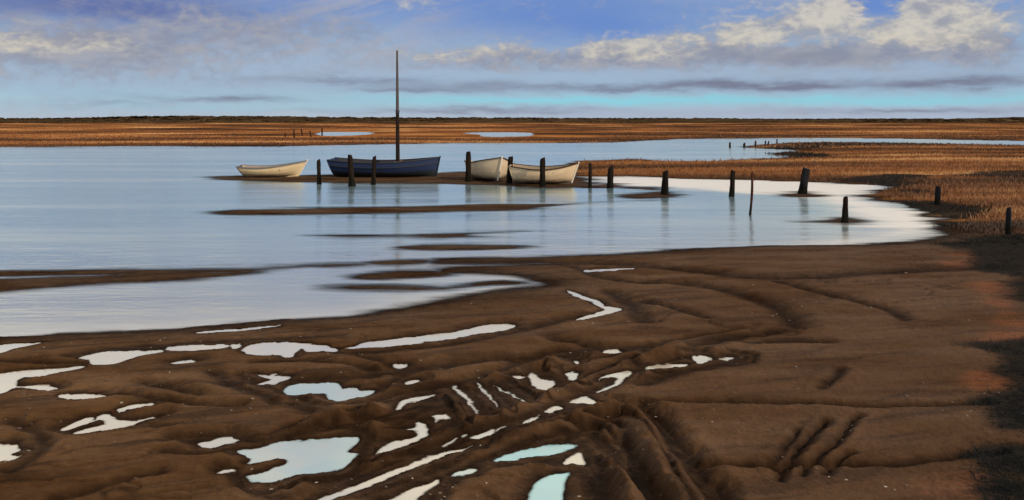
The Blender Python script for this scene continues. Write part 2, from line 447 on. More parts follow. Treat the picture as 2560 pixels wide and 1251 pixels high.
# grooves: (row polyline, half width m, depth m)
GROOVES = [
    ([(1000, 1052), (1080, 1012), (1110, 1030), (1135, 1062)], .13, .11),
    ([(1150, 975), (1185, 1015), (1210, 1040)], .07, .11),
    ([(1165, 972), (1200, 1012), (1222, 1036)], .06, .11),
    ([(1222, 968), (1262, 1000), (1290, 1014)], .06, .10),
    ([(1250, 950), (1300, 985), (1335, 995)], .07, .09),
    ([(1340, 925), (1400, 950), (1430, 962)], .08, .09),
    ([(780, 1068), (900, 1052), (1010, 1022), (1120, 985)], .06, .06),
    ([(1180, 1052), (1300, 1010), (1400, 968), (1500, 922), (1580, 895)], .05, .06),
    ([(760, 1245), (860, 1205), (960, 1162), (1080, 1120), (1170, 1082)], .06, .07),
    ([(1470, 1050), (1560, 1048), (1620, 1082), (1670, 1150), (1705, 1220), (1730, 1290)], .06, .07),
    ([(1500, 1075), (1560, 1110), (1610, 1180), (1650, 1270)], .06, .07),
    ([(1200, 1150), (1320, 1118), (1440, 1088), (1500, 1078)], .06, .07),
    ([(560, 1160), (600, 1195), (610, 1222), (700, 1225)], .08, .06),
    ([(1240, 930), (1340, 890), (1450, 872), (1560, 868), (1700, 850), (1850, 822)], .08, .05),
    ([(1380, 652), (1440, 668), (1500, 690), (1600, 705), (1700, 708)], .16, .05),
    ([(640, 905), (760, 900), (880, 912), (980, 935)], .08, .045),
    ([(880, 880), (960, 905), (1010, 935), (960, 965)], .08, .045),
    ([(1370, 652), (1480, 655), (1600, 663), (1720, 675), (1821, 687), (1931, 694), (2050, 690), (2152, 683), (2300, 676), (2480, 668)], .30, .07),
    ([(1931, 704), (2020, 725), (2097, 745), (2208, 773), (2263, 803)], .12, .05),
    ([(1710, 709), (1793, 720), (1904, 753), (1959, 781), (1987, 812)], .20, .06),
    ([(1600, 750), (1683, 770), (1766, 794)], .12, .05),
    ([(1738, 864), (1849, 845), (1931, 831), (2000, 820)], .14, .05),
    ([(1876, 858), (1980, 854), (2070, 857)], .10, .04),
    ([(1600, 1011), (1700, 1011), (1821, 1013), (1987, 1010), (2152, 1021), (2300, 1020), (2470, 1015)], .07, .05),
    ([(1740, 1169), (1987, 1165), (2208, 1168), (2350, 1155), (2500, 1140)], .06, .05),
    ([(1925, 1170), (1960, 1120), (1990, 1085)], .045, .05),
    ([(1940, 1205), (1975, 1150), (2000, 1120), (2030, 1090), (2068, 1062)], .05, .06),
    ([(2010, 1190), (2050, 1140), (2100, 1100), (2148, 1046)], .04, .05),
    ([(2065, 1190), (2110, 1140)], .04, .05),
    ([(2050, 976), (2108, 928)], .06, .04),
    ([(1540, 1012), (1605, 1022), (1640, 1042), (1666, 1076), (1688, 1112), (1733, 1157), (1790, 1245), (1810, 1290)], .10, .10),
    ([(1600, 958), (1710, 932), (1865, 908)], .14, .06),
    ([(1520, 728), (1562, 752), (1610, 800)], .20, .07),
    ([(849, 880), (1000, 872), (1140, 856), (1290, 826), (1430, 795)], .14, .05),
    ([(700, 950), (800, 944), (920, 938), (1044, 920), (1215, 896), (1337, 899), (1503, 876)], .16, .07),
    ([(700, 1008), (830, 1010), (940, 1000), (1040, 976), (1180, 944), (1330, 905), (1480, 870)], .10, .06),
    ([(1386, 845), (1483, 865), (1562, 872), (1650, 868)], .14, .06),
    ([(1469, 1079), (1508, 1109), (1562, 1177), (1630, 1250), (1650, 1290)], .09, .10),
    ([(1455, 1100), (1492, 1150), (1500, 1200), (1505, 1280)], .09, .12),
    ([(535, 930), (584, 961), (640, 983), (697, 1008), (780, 1030)], .13, .06),
    ([(354, 953), (420, 968), (489, 985)], .10, .05),
    ([(264, 983), (354, 992), (470, 1010), (600, 1015)], .08, .05),
    ([(150, 1250), (301, 1202), (407, 1179)], .08, .05),
    ([(433, 1096), (565, 1083), (640, 1098), (760, 1080), (880, 1058), (980, 1040)], .10, .06),
    ([(180, 886), (300, 868), (420, 858), (560, 850), (720, 843), (850, 835)], .12, .04),
    ([(0, 900), (120, 905), (215, 905)], .10, .03),
    ([(840, 1060), (930, 1085), (900, 1120), (905, 1160), (860, 1190), (760, 1210), (640, 1228)], .10, .07),
    ([(900, 1040), (1000, 1040), (1060, 1020), (1110, 990), (1130, 1040), (1150, 1062)], .13, .10),
    ([(1160, 968), (1190, 1000), (1225, 1030)], .10, .10),
    ([(1215, 962), (1255, 990), (1285, 1012)], .08, .09),
    ([(1330, 925), (1390, 945), (1420, 965)], .12, .08),
    ([(1270, 945), (1300, 970), (1340, 985)], .10, .08),
    ([(920, 1150), (1044, 1125), (1161, 1078), (1288, 1045), (1410, 1000), (1500, 962), (1600, 918), (1760, 880)], .09, .10),
    ([(850, 1258), (960, 1222), (1093, 1172), (1200, 1122), (1290, 1085), (1400, 1062), (1470, 1070)], .07, .08),
    ([(1060, 1260), (1110, 1205), (1200, 1180), (1300, 1160), (1400, 1140), (1470, 1100)], .09, .10),
    ([(1430, 1170), (1470, 1200), (1480, 1260)], .12, .12),
    ([(1590, 905), (1640, 930), (1720, 925), (1800, 908), (1870, 895)], .10, .06),
    ([(20, 1050), (110, 1095), (80, 1140), (20, 1175)], .09, .05),
    ([(400, 1130), (520, 1132), (590, 1118)], .07, .04),
    ([(600, 935), (640, 955), (690, 975), (760, 1002)], .10, .05),
]
RIDGES = [
    ([(700, 1085), (800, 1055), (940, 1018), (1093, 977), (1181, 952), (1337, 913), (1503, 881), (1580, 870)], .07, .07),
    ([(700, 1215), (800, 1182), (920, 1144), (1044, 1109), (1161, 1060), (1288, 1026), (1410, 977), (1557, 913), (1700, 870)], .09, .08),
    ([(873, 1262), (980, 1205), (1093, 1153), (1240, 1094), (1340, 1068), (1435, 1050), (1532, 1028), (1600, 1060), (1640, 1130), (1700, 1226), (1730, 1280)], .10, .08),
    ([(1465, 1090), (1520, 1150), (1560, 1215), (1590, 1280)], .08, .07),
    ([(1118, 977), (1140, 1015), (1164, 1058)], .035, .10),
    ([(1166, 962), (1200, 1000), (1232, 1042)], .035, .09),
    ([(1212, 956), (1250, 985), (1278, 1022)], .03, .08),
    ([(1290, 935), (1330, 975), (1360, 995)], .04, .07),
    ([(1380, 915), (1400, 930), (1455, 950)], .05, .05),
    ([(1720, 880), (1790, 876), (1860, 888)], .07, .05),
]
DARK_PATCHES = [  # ground patches coloured near-black and strewn with black fronds
    [(2080, 448), (2200, 438), (2330, 440), (2300, 455), (2275, 470), (2230, 466), (2160, 460)],
    [(2390, 436), (2480, 430), (2620, 432), (2620, 446), (2480, 448), (2400, 444)],
    [(2215, 500), (2300, 497), (2430, 512), (2490, 530), (2420, 544), (2330, 532), (2285, 520)],
    [(2312, 556), (2400, 550), (2475, 553), (2440, 563), (2360, 566)],
    [(2240, 474), (2300, 473), (2330, 482), (2270, 486)],
    [(1975, 360), (2060, 358), (2200, 360), (2400, 364), (2200, 366), (2060, 370), (1970, 373), (1900, 370)],
    [(1930, 384), (2000, 381), (2080, 390), (2040, 394), (1980, 392)],
    [(2370, 603), (2560, 585), (2900, 585), (2900, 770), (2560, 765), (2530, 730), (2500, 692), (2420, 682), (2450, 650), (2400, 622)],
    [(2400, 864), (2500, 858), (2560, 850), (2900, 850), (2900, 1090), (2560, 1078), (2500, 1062), (2470, 1020), (2440, 1004), (2510, 985), (2545, 955), (2500, 925), (2480, 890)],
    [(2440, 1142), (2560, 1130), (2900, 1130), (2900, 1300), (2530, 1300), (2500, 1200), (2470, 1165)],
]
RUST = [
    [(2430, 700), (2500, 705), (2545, 760), (2560, 800), (2700, 840), (2560, 845), (2440, 858), (2500, 800)],
    [(2440, 935), (2500, 930), (2535, 950), (2500, 975), (2440, 970)],
    [(2340, 1215), (2480, 1205), (2500, 1260), (2480, 1300), (2300, 1300)],
    [(2535, 540), (2640, 530), (2640, 580), (2540, 578)],
    [(1860, 450), (1930, 445), (2000, 449), (1960, 453)],
    [(2380, 640), (2440, 630), (2420, 680), (2360, 670)],
]

# ------------------------------------------------------------------ ground sheet
rows_px = np.concatenate([np.arange(1335, 620, -2.2), np.arange(620, 345, -1.25), np.arange(345, 307, -0.7),
                          np.array([306.6, 306.0, 305.4, 304.8, 304.3, 303.9, 303.5, 303.2, 302.9])])
rowY = np.concatenate([[-1.2, 1.0, 3.0, 4.4, 5.6], FOC * CAM_H / (rows_px - HOR)])
colU = np.concatenate([np.linspace(-2.2, -0.69, 45, endpoint=False), np.linspace(-0.69, 0.69, 1250, endpoint=False), np.linspace(0.69, 2.2, 46)])
NR, NC = len(rowY), len(colU)
GX = colU[None, :] * (rowY[:, None] + 1.5)
GY = np.repeat(rowY[:, None], NC, 1)


def sheet_sdf(poly):
    """signed distance on a quarter of the sheet's points, interpolated to all"""
    r = np.unique(np.append(np.arange(0, NR, 2), NR - 1))
    c = np.unique(np.append(np.arange(0, NC, 3), NC - 1))
    S = seg_dist(GX[np.ix_(r, c)], GY[np.ix_(r, c)], poly, True)
    ci = np.arange(NC)
    T = np.empty((len(r), NC))
    for k in range(len(r)):
        T[k] = np.interp(ci, c, S[k])
    O = np.empty((NR, NC))
    ri = np.arange(NR)
    k1 = np.clip(np.searchsorted(r, ri, 'right'), 1, len(r) - 1)
    k0 = k1 - 1
    w = ((ri - r[k0]) / (r[k1] - r[k0]))[:, None]
    O = T[k0] * (1 - w) + T[k1] * w
    return O


def local(poly, margin):
    """row and column slices of the sheet around a polygon"""
    x0, y0 = poly.min(0) - margin
    x1, y1 = poly.max(0) + margin
    r = np.where((rowY >= y0) & (rowY <= y1))[0]
    if len(r) == 0:
        return None
    c = np.where((GX[r] >= x0).any(0) & (GX[r] <= x1).any(0))[0]
    if len(c) == 0:
        return None
    return slice(r[0], r[-1] + 1), slice(c[0], c[-1] + 1)


edge_noise = fbm(GX * 0.22, GY * 0.9, 5, 0.55)
edge_fine = fbm(GX * 2.2 + 5, GY * 3.5, 4, 0.6)
far_amp = np.clip(GY * 0.016, 0.10, 1.0)
WATER_POLY = smooth_poly(world_poly(MAIN_WATER), 2)
land = sheet_sdf(WATER_POLY)                     # + on land, - in the water
bar = np.full((NR, NC), -9.0)
for kb, B in enumerate(MUD_BARS):
    P = smooth_poly(world_poly(B), 2)
    s = local(P, 5.0)
    if s is None:
        continue
    d = -seg_dist(GX[s], GY[s], P, True) - (0.010 * GY[s] if kb in (1, 2, 3, 6, 7, 8, 9) else -0.15 if kb == 5 else 0.0)
    bar[s] = np.maximum(bar[s], d)
bar += edge_noise * far_amp * 1.35 + edge_fine * 0.06
land_n = land + edge_noise * far_amp * 1.2 + edge_fine * 0.08
L = np.maximum(land_n, bar)
marsh = sst(GY + 3.0 * edge_noise, 21.5, 24.5) * sst(land_n, -0.2, 0.6)

relief = fbm(GX * 0.35, GY * 0.55, 4, 0.5)
mid = fbm(GX * 1.6 + 31, GY * 2.4 + 7, 4, 0.55)
fine = fbm(GX * 9.0, GY * 9.0, 3, 0.6)
grit = fbm(GX * 27.0, GY * 27.0, 2, 0.6)
Lp = np.maximum(L, 0)
mud_h = 0.058 * (1 - np.exp(-Lp / 0.55)) + np.clip(Lp, 0, 14) * 0.004
flow = fbm(GX * 0.9 + GY * 0.7, GY * 3.2 - GX * 0.9, 4, 0.55)
riv = fbm(GX * 0.55 + GY * 0.30 + 3, GY * 1.5 - GX * 0.45, 4, 0.5) + 0.15 * fbm(GX * 3, GY * 3, 3)
riv = np.exp(-(riv / 0.035) ** 2) * sst(fbm(GX * .3 + 8, GY * .4, 3), -0.15, 0.25) * (GY < 24)
mud_h += (relief * 0.012 + mid * 0.005 + flow * 0.007) * sst(L, 0.1, 1.2) + (fine * 0.010 + grit * 0.006) * sst(L, 0, .3)
marsh_h = 0.10 * (1 - np.exp(-Lp / 1.6)) + 0.05 * sst(L, 3, 12) + (relief * 0.06 + mid * 0.03) * sst(L, 0.2, 2.0)
marsh_h += np.clip((GY - 130) / 700.0, 0, 1) * 0.7
mud_h -= 0.022 * riv * sst(L, 0.15, .8)
H = mud_h * (1 - marsh) + marsh_h * marsh
soft = sst(bar - land_n, -6.0, 0.5)
streak = fbm(GX * 0.30 + 11, GY * 3.2, 4, 0.6)
H = np.where(L < 0, np.minimum(-0.35 * (1 - np.exp(L / (np.clip(0.030 * GY, .2, 3.0) * (1 + 2.2 * soft)))) + 0.05 * streak * sst(-L, 0.0, .4), -0.002), H)
wet_dark = np.exp(-Lp / 0.35) * (1 - 0.45 * marsh) + 0.4 * np.exp(-Lp / 1.6)
wet_dark = np.maximum(wet_dark, 0.55 * riv * (1 - marsh) * sst(L, 0.15, .8))
wet_dark = np.maximum(wet_dark, marsh * (0.75 * np.exp(-Lp / 5.0) * np.clip(GY / 90, 0.6, 1)))
wet_dark = np.where(bar > land_n, 0.45 + 0.4 * np.exp(-Lp / 0.6), wet_dark)
keep = np.where(L > 0, 1.0, 0.0)

for pts, w, dep in RIDGES:
    P = smooth_poly(world_poly(pts, .08), 3, False)
    s = local(P, w * 5 + .2)
    if s is None:
        continue
    d = seg_dist(GX[s] + mid[s] * 0.03, GY[s] + edge_fine[s] * 0.03, P, False)
    H[s] += dep * np.exp(-(d / w) ** 1.5) * (1 + 0.5 * fine[s]) * keep[s]
    side_rut = np.exp(-((d - 2.1 * w) / (0.75 * w)) ** 2) * (1 + 0.6 * np.clip(mid[s] + edge_fine[s], -1, .6))
    H[s] -= 0.45 * dep * side_rut * keep[s]
    wet_dark[s] *= 1 - 0.6 * np.exp(-(d / w) ** 2)
    wet_dark[s] = np.maximum(wet_dark[s], np.clip(0.95 * side_rut, 0, 1))  # near-black bands laid along both sides of each ridge
for pts, w, dep in GROOVES:
    P = smooth_poly(world_poly(pts, .05), 3, False)
    s = local(P, w * 6 + .2)
    if s is None:
        continue
    ww = w * (1.0 + 0.6 * edge_fine[s])
    d = seg_dist(GX[s] + mid[s] * 0.06 + fine[s] * .02, GY[s] + edge_fine[s] * 0.05 + fine[s] * .02, P, False)
    n = np.exp(-(d / np.maximum(ww, .3 * w)) ** 1.4)
    H[s] += (-dep * n + 0.22 * dep * np.exp(-((d - 2.1 * w) / (0.9 * w)) ** 2)) * keep[s]
    wet_dark[s] = np.maximum(wet_dark[s], 0.95 * np.exp(-(d / (1.25 * w)) ** 2))  # near-black laid along the groove floor
H = np.where(L > 0, np.maximum(H, 0.006), H)

dark_patch = np.zeros((NR, NC))
rust = np.zeros((NR, NC))
for arr, polys in ((dark_patch, DARK_PATCHES), (rust, RUST)):
    for pts in polys:
        P = smooth_poly(world_poly(pts, .08), 2)
        s = local(P, 4.0)
        if s is None:
            continue
        sc_ = np.clip(GY[s] * 0.03, .12, 1.2)
        d = seg_dist(GX[s], GY[s], P, True) + edge_noise[s] * sc_ * 0.9 + mid[s] * sc_ * .5
        arr[s] = np.maximum(arr[s], sst(-d, -0.5 * sc_, 0.5 * sc_))

# the pools: a hollow in the sheet for each, filled with a level sheet of water of its own
POOL_MESHES = []
ZP = 0.022
pool_d = np.full((NR, NC), 9.0)
pool_clear = np.zeros((NR, NC), bool)
pool_used = np.zeros((NR - 1, NC - 1), bool)
for pts, zp, far in [(p, ZP, False) for p in PUDDLES] + [(p, 0.14, True) for p in FAR_POOLS]:
    P = smooth_poly(world_poly(pts, zp), 3)
    s = local(P, 30.0 if far else 0.9)
    if s is None:
        continue
    if far:
        d = seg_dist(GX[s] + mid[s] * .6, GY[s] + edge_noise[s] * 2.0, P, True)
        H[s] = np.where(d <= 0, zp - 0.03, np.where(d < 20, np.minimum(H[s], zp + .01 + .004 * np.maximum(d, 0)), H[s]))
        pool_clear[s] |= d < 14
        m = d < 1.5
    else:
        d = seg_dist(GX[s] + mid[s] * 0.05 + fine[s] * .02, GY[s] + edge_fine[s] * 0.09 + fine[s] * .05 + grit[s] * .02, P, True)
        pool_d[s] = np.minimum(pool_d[s], d)
        m = d < 0.08
    q = m[:-1, :-1] | m[1:, :-1] | m[:-1, 1:] | m[1:, 1:]
    r0, c0 = s[0].start, s[1].start
    q &= ~pool_used[s[0].start:s[0].start + q.shape[0], s[1].start:s[1].start + q.shape[1]]
    pool_used[s[0].start:s[0].start + q.shape[0], s[1].start:s[1].start + q.shape[1]] |= q
    pi_, pj_ = np.where(q)
    POOL_MESHES.append((pi_ + r0, pj_ + c0, zp))
lip = np.minimum(H, ZP + 0.008 + 0.16 * pool_d + 0.5 * np.maximum(pool_d - .12, 0))
lip = np.maximum(lip, ZP + 0.10 * np.clip(pool_d, 0, .08))
wgt = 1 - sst(pool_d, 0.3, 0.5)
inn = ZP - 0.035 * (1 - np.exp(np.minimum(pool_d, 0) / 0.06)) - 0.0005
H = np.where(pool_d <= 0, inn, H * (1 - wgt) + lip * wgt)
wet_dark = np.maximum(wet_dark, np.exp(-(np.maximum(pool_d, 0) / (0.11 + 0.10 * np.clip(mid + flow, -.6, 1))) ** 1.6))


def link(o, parent=None):
    COL.objects.link(o)
    if parent is not None:
        o.parent = parent
    return o


def fast_mesh(name, V, F, smooth=True):
    """F: (n, 3 or 4) index array"""
    me = bpy.data.meshes.new(name)
    V = np.ascontiguousarray(V, dtype=np.float32)
    F = np.ascontiguousarray(F, dtype=np.int32)
    n, k = F.shape
    me.vertices.add(len(V))
    me.vertices.foreach_set('co', V.ravel())
    me.loops.add(n * k)
    me.loops.foreach_set('vertex_index', F.ravel())
    me.polygons.add(n)
    me.polygons.foreach_set('loop_start', np.arange(0, n * k, k, dtype=np.int32))
    me.polygons.foreach_set('use_smooth', np.full(n, smooth, dtype=bool))
    me.update()
    me.validate()
    return me


def grid_faces(ii, jj):
    a = ii * NC + jj
    return np.stack([a, a + 1, a + NC + 1, a + NC], 1)


def compact(F):
    u, inv = np.unique(F.ravel(), return_inverse=True)
    return u, inv.reshape(F.shape)


def set_rgba(me, name, arr):
    at_ = me.attributes.new(name, 'FLOAT_COLOR', 'POINT')
    at_.data.foreach_set('color', np.ascontiguousarray(arr, dtype=np.float32).ravel())


def new_mat(name):
    m = bpy.data.materials.new(name)
    m.use_nodes = True
    m.node_tree.nodes.clear()
    return m, NT(m.node_tree)


def finish(n, shader):
    o = n.n.new('ShaderNodeOutputMaterial')
    n.l.new(shader, o.inputs['Surface'])


def principled(n, col, rough, bump=None, strength=0.3, distance=0.02, **kw):
    p = n.n.new('ShaderNodeBsdfPrincipled')
    n.put(p.inputs['Base Color'], col)
    n.put(p.inputs['Roughness'], rough)
    for k, v in kw.items():
        n.put(p.inputs[k.replace('_', ' ')], v)
    if bump is not None:
        b = n.n.new('ShaderNodeBump')
        b.inputs['Strength'].default_value = strength
        b.inputs['Distance'].default_value = distance
        n.l.new(bump, b.inputs['Height'])
        n.l.new(b.outputs[0], p.inputs['Normal'])
    return p.outputs[0]


def damp(n, col, rough, sheen, bump, strength, distance):
    """earth: matte body under a thin patchy film that shines a little at low angles"""
    b = n.n.new('ShaderNodeBump')
    b.inputs['Strength'].default_value = strength
    b.inputs['Distance'].default_value = distance
    n.l.new(bump, b.inputs['Height'])
    d = n.node('ShaderNodeBsdfDiffuse', {'Color': col, 'Roughness': 0.6, 'Normal': b.outputs[0]})
    gl = n.node('ShaderNodeBsdfGlossy', {'Color': (.9, .9, .9, 1), 'Roughness': rough, 'Normal': b.outputs[0]})
    f = n.mul(n.node('ShaderNodeFresnel', {'IOR': 1.33, 'Normal': b.outputs[0]}), sheen)
    return n.node('ShaderNodeMixShader', {0: f, 1: d, 2: gl})


def albedo(r, g, b):
    return (r, g, b, 1.0)


def marsh_colour(n, pos):
    x, y, z = n.xyz(pos)
    lg = n.m('LOGARITHM', n.m('MAXIMUM', y, 5.0), 2.0)
    v = n.vec(n.mul(x, 0.016), n.mul(lg, 3.6), 0.0)
    b1 = n.noise(v, 1.0, 6.0, 0.6, 0.2)
    b2 = n.noise(n.vec(n.mul(x, 0.04), n.mul(lg, 11.0), 4.0), 1.0, 5.0, 0.6)
    spot = n.noise(pos, 1.3, 5.0, 0.65)
    f = n.add(n.mul(b1, 0.62), n.add(n.mul(b2, 0.31), n.mul(spot, 0.07)))
    f = n.m('MULTIPLY_ADD', n.sub(f, 0.5), 2.1, 0.47)
    c = n.ramp(f, [(0.30, albedo(.040, .019, .009)), (0.42, albedo(.105, .042, .015)), (0.50, albedo(.215, .080, .024)),
                   (0.58, albedo(.310, .125, .038)), (0.68, albedo(.50, .27, .105))])
    return c


# ---- ground material
gm, g = new_mat('mud_and_marsh')
pos = g.node('ShaderNodeNewGeometry', out='Position')
zone = g.node('ShaderNodeAttribute', out=None, attribute_name='zone')
zr, zg, zb = g.xyz(zone.outputs['Color'])
za = zone.outputs['Alpha']
px_, py_, pz_ = g.xyz(pos)
n1 = g.noise(g.vec(g.mul(px_, 0.35), g.mul(py_, 1.0), 0.0), 1.0, 6.0, 0.6, 0.3)
n2 = g.noise(pos, 6.0, 6.0, 0.65)
n3 = g.noise(pos, 45.0, 4.0, 0.6)
mud = g.ramp(g.add(g.mul(n1, 0.7), g.mul(n2, 0.3)), [(0.34, albedo(.050, .0225, .0085)), (0.45, albedo(.080, .039, .0155)),
                                                     (0.54, albedo(.102, .051, .0205)), (0.66, albedo(.145, .077, .034))])
str_ = g.noise(g.vec(g.add(g.mul(px_, 0.5), g.mul(py_, .35)), g.sub(g.mul(py_, 3.4), g.mul(px_, 1.1)), 3.0), 1.0, 6.0, 0.62, 0.5)
mud = g.mix(g.sstep(str_, .48, .66, 0.0, .78), mud, albedo(.021, .0115, .006))
mud = g.mix(g.sstep(str_, .46, .32, 0.0, .40), mud, albedo(.100, .056, .021))
side = g.lstep(px_, -6.0, 8.0)
mud = g.mix(g.mul(side, 0.50), mud, albedo(.108, .060, .038))
speck = g.sstep(n3, 0.66, 0.74)
mud = g.mix(g.mul(speck, 0.30), mud, albedo(.15, .105, .07))
wet_dark_f = g.m('MULTIPLY', zg, g.lstep(n2, 0.25, 0.7, 1.15, 0.75), clamp=True)
col = g.mix(zr, mud, marsh_colour(g, pos))
col = g.mix(g.mul(za, g.sstep(g.noise(g.vec(g.mul(px_, .5), g.mul(py_, 2.6), 9.0), 1.0, 6.0, .65), .38, .62, .05, .72)), col, albedo(.22, .075, .032))
col = g.mix(g.mul(wet_dark_f, 0.92), col, albedo(.011, .0058, .0032))
col = g.mix(g.mul(zb, g.lstep(n2, .3, .6, .8, 1.0)), col, albedo(.019, .018, .017))
rough = g.mix(wet_dark_f, g.lstep(n2, 0.2, 0.8, 0.62, 0.85), (0.36, 0.36, 0.36, 1))
n4 = g.noise(pos, 17.0, 5.0, 0.7, 0.6)
hgt = g.add(g.mul(n2, 0.7), g.add(g.mul(n3, 0.25), g.mul(n4, 0.6)))
sheen = g.mul(g.lstep(n1, .35, .6, .01, .075), g.sub(1.0, g.mul(g.m('MAXIMUM', zr, zb), .8)))
finish(g, damp(g, col, rough, sheen, hgt, 0.9, 0.035))

ii, jj = np.meshgrid(np.arange(NR - 1), np.arange(NC - 1), indexing='ij')
me = fast_mesh('ground', np.stack([GX, GY, H], -1).reshape(-1, 3), grid_faces(ii.ravel(), jj.ravel()))
set_rgba(me, 'zone', np.stack([marsh, np.clip(wet_dark, 0, 1), dark_patch, rust], -1).reshape(-1, 4))
me.materials.append(gm)
ground = link(bpy.data.objects.new('ground', me))
ground['kind'] = 'structure'


# ---- water
def water_mat(name, silt_sky_far, silt_sky_near, refl_lo, refl_hi, ripple):
    m, n = new_mat(name)
    pos = n.node('ShaderNodeNewGeometry', out='Position')
    x, y, z = n.xyz(pos)
    shore = n.node('ShaderNodeAttribute', out=None, attribute_name='shore')
    depth, silt_sky, pale = n.xyz(shore.outputs['Color'])
    st = n.noise(n.vec(n.mul(x, 0.035), n.mul(y, 0.30), 0.0), 1.0, 5.0, 0.6, 0.25)
    rp = n.noise(n.vec(n.mul(x, 1.6), n.mul(y, 5.0), 0.0), 1.0, 4.0, 0.55)
    rp2 = n.noise(n.vec(n.mul(x, 0.25), n.mul(y, 0.9), 2.0), 1.0, 4.0, 0.5)
    silt_sky = n.m('ADD', silt_sky, n.mul(n.sub(n.noise(pos, 1.7, 4.0, 0.6), 0.55), 0.9), clamp=True)
    colr = n.mix(silt_sky, silt_sky_far, silt_sky_near)  # silt tint in the tidal water, painted sky reflection in the pools
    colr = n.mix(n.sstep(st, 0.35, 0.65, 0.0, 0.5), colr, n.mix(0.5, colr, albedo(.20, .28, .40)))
    colr = n.mix(pale, colr, albedo(.78, .75, .71))  # bright sky reflection painted into the body colour
    b = n.n.new('ShaderNodeBump')
    b.inputs['Distance'].default_value = 0.05
    b.inputs['Strength'].default_value = ripple
    n.l.new(n.add(n.mul(rp, 0.35), n.mul(rp2, 1.0)), b.inputs['Height'])
    nrm = b.outputs[0]
    gl = n.node('ShaderNodeBsdfGlossy', {'Color': (0.92, 1.0, 0.985, 1), 'Roughness': n.lstep(st, 0.3, 0.7, 0.06, 0.26), 'Normal': nrm})
    df = n.node('ShaderNodeBsdfDiffuse', {'Color': colr})
    tr = n.node('ShaderNodeBsdfTransparent', {'Color': (0.75, 0.68, 0.60, 1)})
    body = n.node('ShaderNodeMixShader', {0: n.sstep(depth, 0.0, 1.0, 0.02, 1.0), 1: tr, 2: df})
    fr = n.node('ShaderNodeFresnel', {'IOR': 1.34})
    f = n.lstep(fr, 0.02, 0.75, refl_lo, refl_hi)
    f = n.m('MULTIPLY', f, n.sstep(depth, 0.0, 0.9, 0.12, 1.0), clamp=True)
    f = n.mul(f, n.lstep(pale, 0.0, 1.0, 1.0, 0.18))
    finish(n, n.node('ShaderNodeMixShader', {0: f, 1: body, 2: gl}))
    return m


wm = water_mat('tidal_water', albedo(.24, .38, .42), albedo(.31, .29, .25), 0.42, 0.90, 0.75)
pm = water_mat('standing_water', albedo(.22, .66, .74), albedo(.80, .64, .45), 0.46, 0.95, 0.07)  # body colours paint reflected blue sky and cream cloud into the pools

wmask = L < 0.5
q = wmask[:-1, :-1] | wmask[1:, :-1] | wmask[:-1, 1:] | wmask[1:, 1:]
ii, jj = np.where(q)
F = grid_faces(ii, jj)
u, F = compact(F)
me = fast_mesh('water', np.stack([GX.ravel()[u], GY.ravel()[u], np.zeros(len(u))], 1), F)
dep = np.clip(-H.ravel()[u] / 0.10, 0, 1)
silt_sky = np.clip(np.exp(np.minimum(land.ravel()[u], 0) / 5.0) * (GY.ravel()[u] < 28) + 0.5 * (sst(-GY.ravel()[u], -26, -12)), 0, 1)
PALE_REFLECTION = [(1455, 436), (1700, 445), (1900, 448), (2160, 458), (2260, 466), (2230, 500), (2330, 530), (2420, 547), (2380, 590), (2250, 605), (2050, 608),
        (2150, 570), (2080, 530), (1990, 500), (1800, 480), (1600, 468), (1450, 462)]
pale_d = sheet_sdf(smooth_poly(world_poly(PALE_REFLECTION), 2)) + edge_noise * 1.6
pale = sst(-pale_d, -1.2, 1.6).ravel()[u]  # white cloud reflection painted over the right basin
pale = np.maximum(pale, 0.62 * np.exp(np.minimum(land.ravel()[u], 0) / 0.9) * sst(-GY.ravel()[u], -22, -15) * (bar.ravel()[u] < -0.3))  # beige gleam of the near water's edge, painted as colour
set_rgba(me, 'shore', np.stack([dep, silt_sky, pale, dep * 0 + 1], 1))
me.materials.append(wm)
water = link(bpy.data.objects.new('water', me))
water['kind'] = 'structure'

TEAL_SKY, HALF = (23, 24), (15, 14, 22)      # pools with a turquoise sky reflection put into their colour
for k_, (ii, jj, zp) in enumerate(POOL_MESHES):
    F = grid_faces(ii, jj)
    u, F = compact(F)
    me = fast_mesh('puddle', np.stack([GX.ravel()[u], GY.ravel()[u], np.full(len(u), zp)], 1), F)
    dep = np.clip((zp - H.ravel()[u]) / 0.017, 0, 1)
    sky_tint = 0.0 if k_ in TEAL_SKY else (0.6 if k_ in HALF else 1.0)
    set_rgba(me, 'shore', np.stack([dep, dep * 0 + sky_tint, dep * 0, dep * 0 + 1], 1))
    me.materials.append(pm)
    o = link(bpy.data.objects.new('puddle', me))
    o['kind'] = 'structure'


def ground_z(x, y):
    r = int(np.clip(np.searchsorted(rowY, y), 1, NR - 1))
    t = (y - rowY[r - 1]) / (rowY[r] - rowY[r - 1])
    z = []
    for k in (r - 1, r):
        z.append(np.interp(x, GX[k], H[k]))
    return float(z[0] * (1 - t) + z[1] * t)


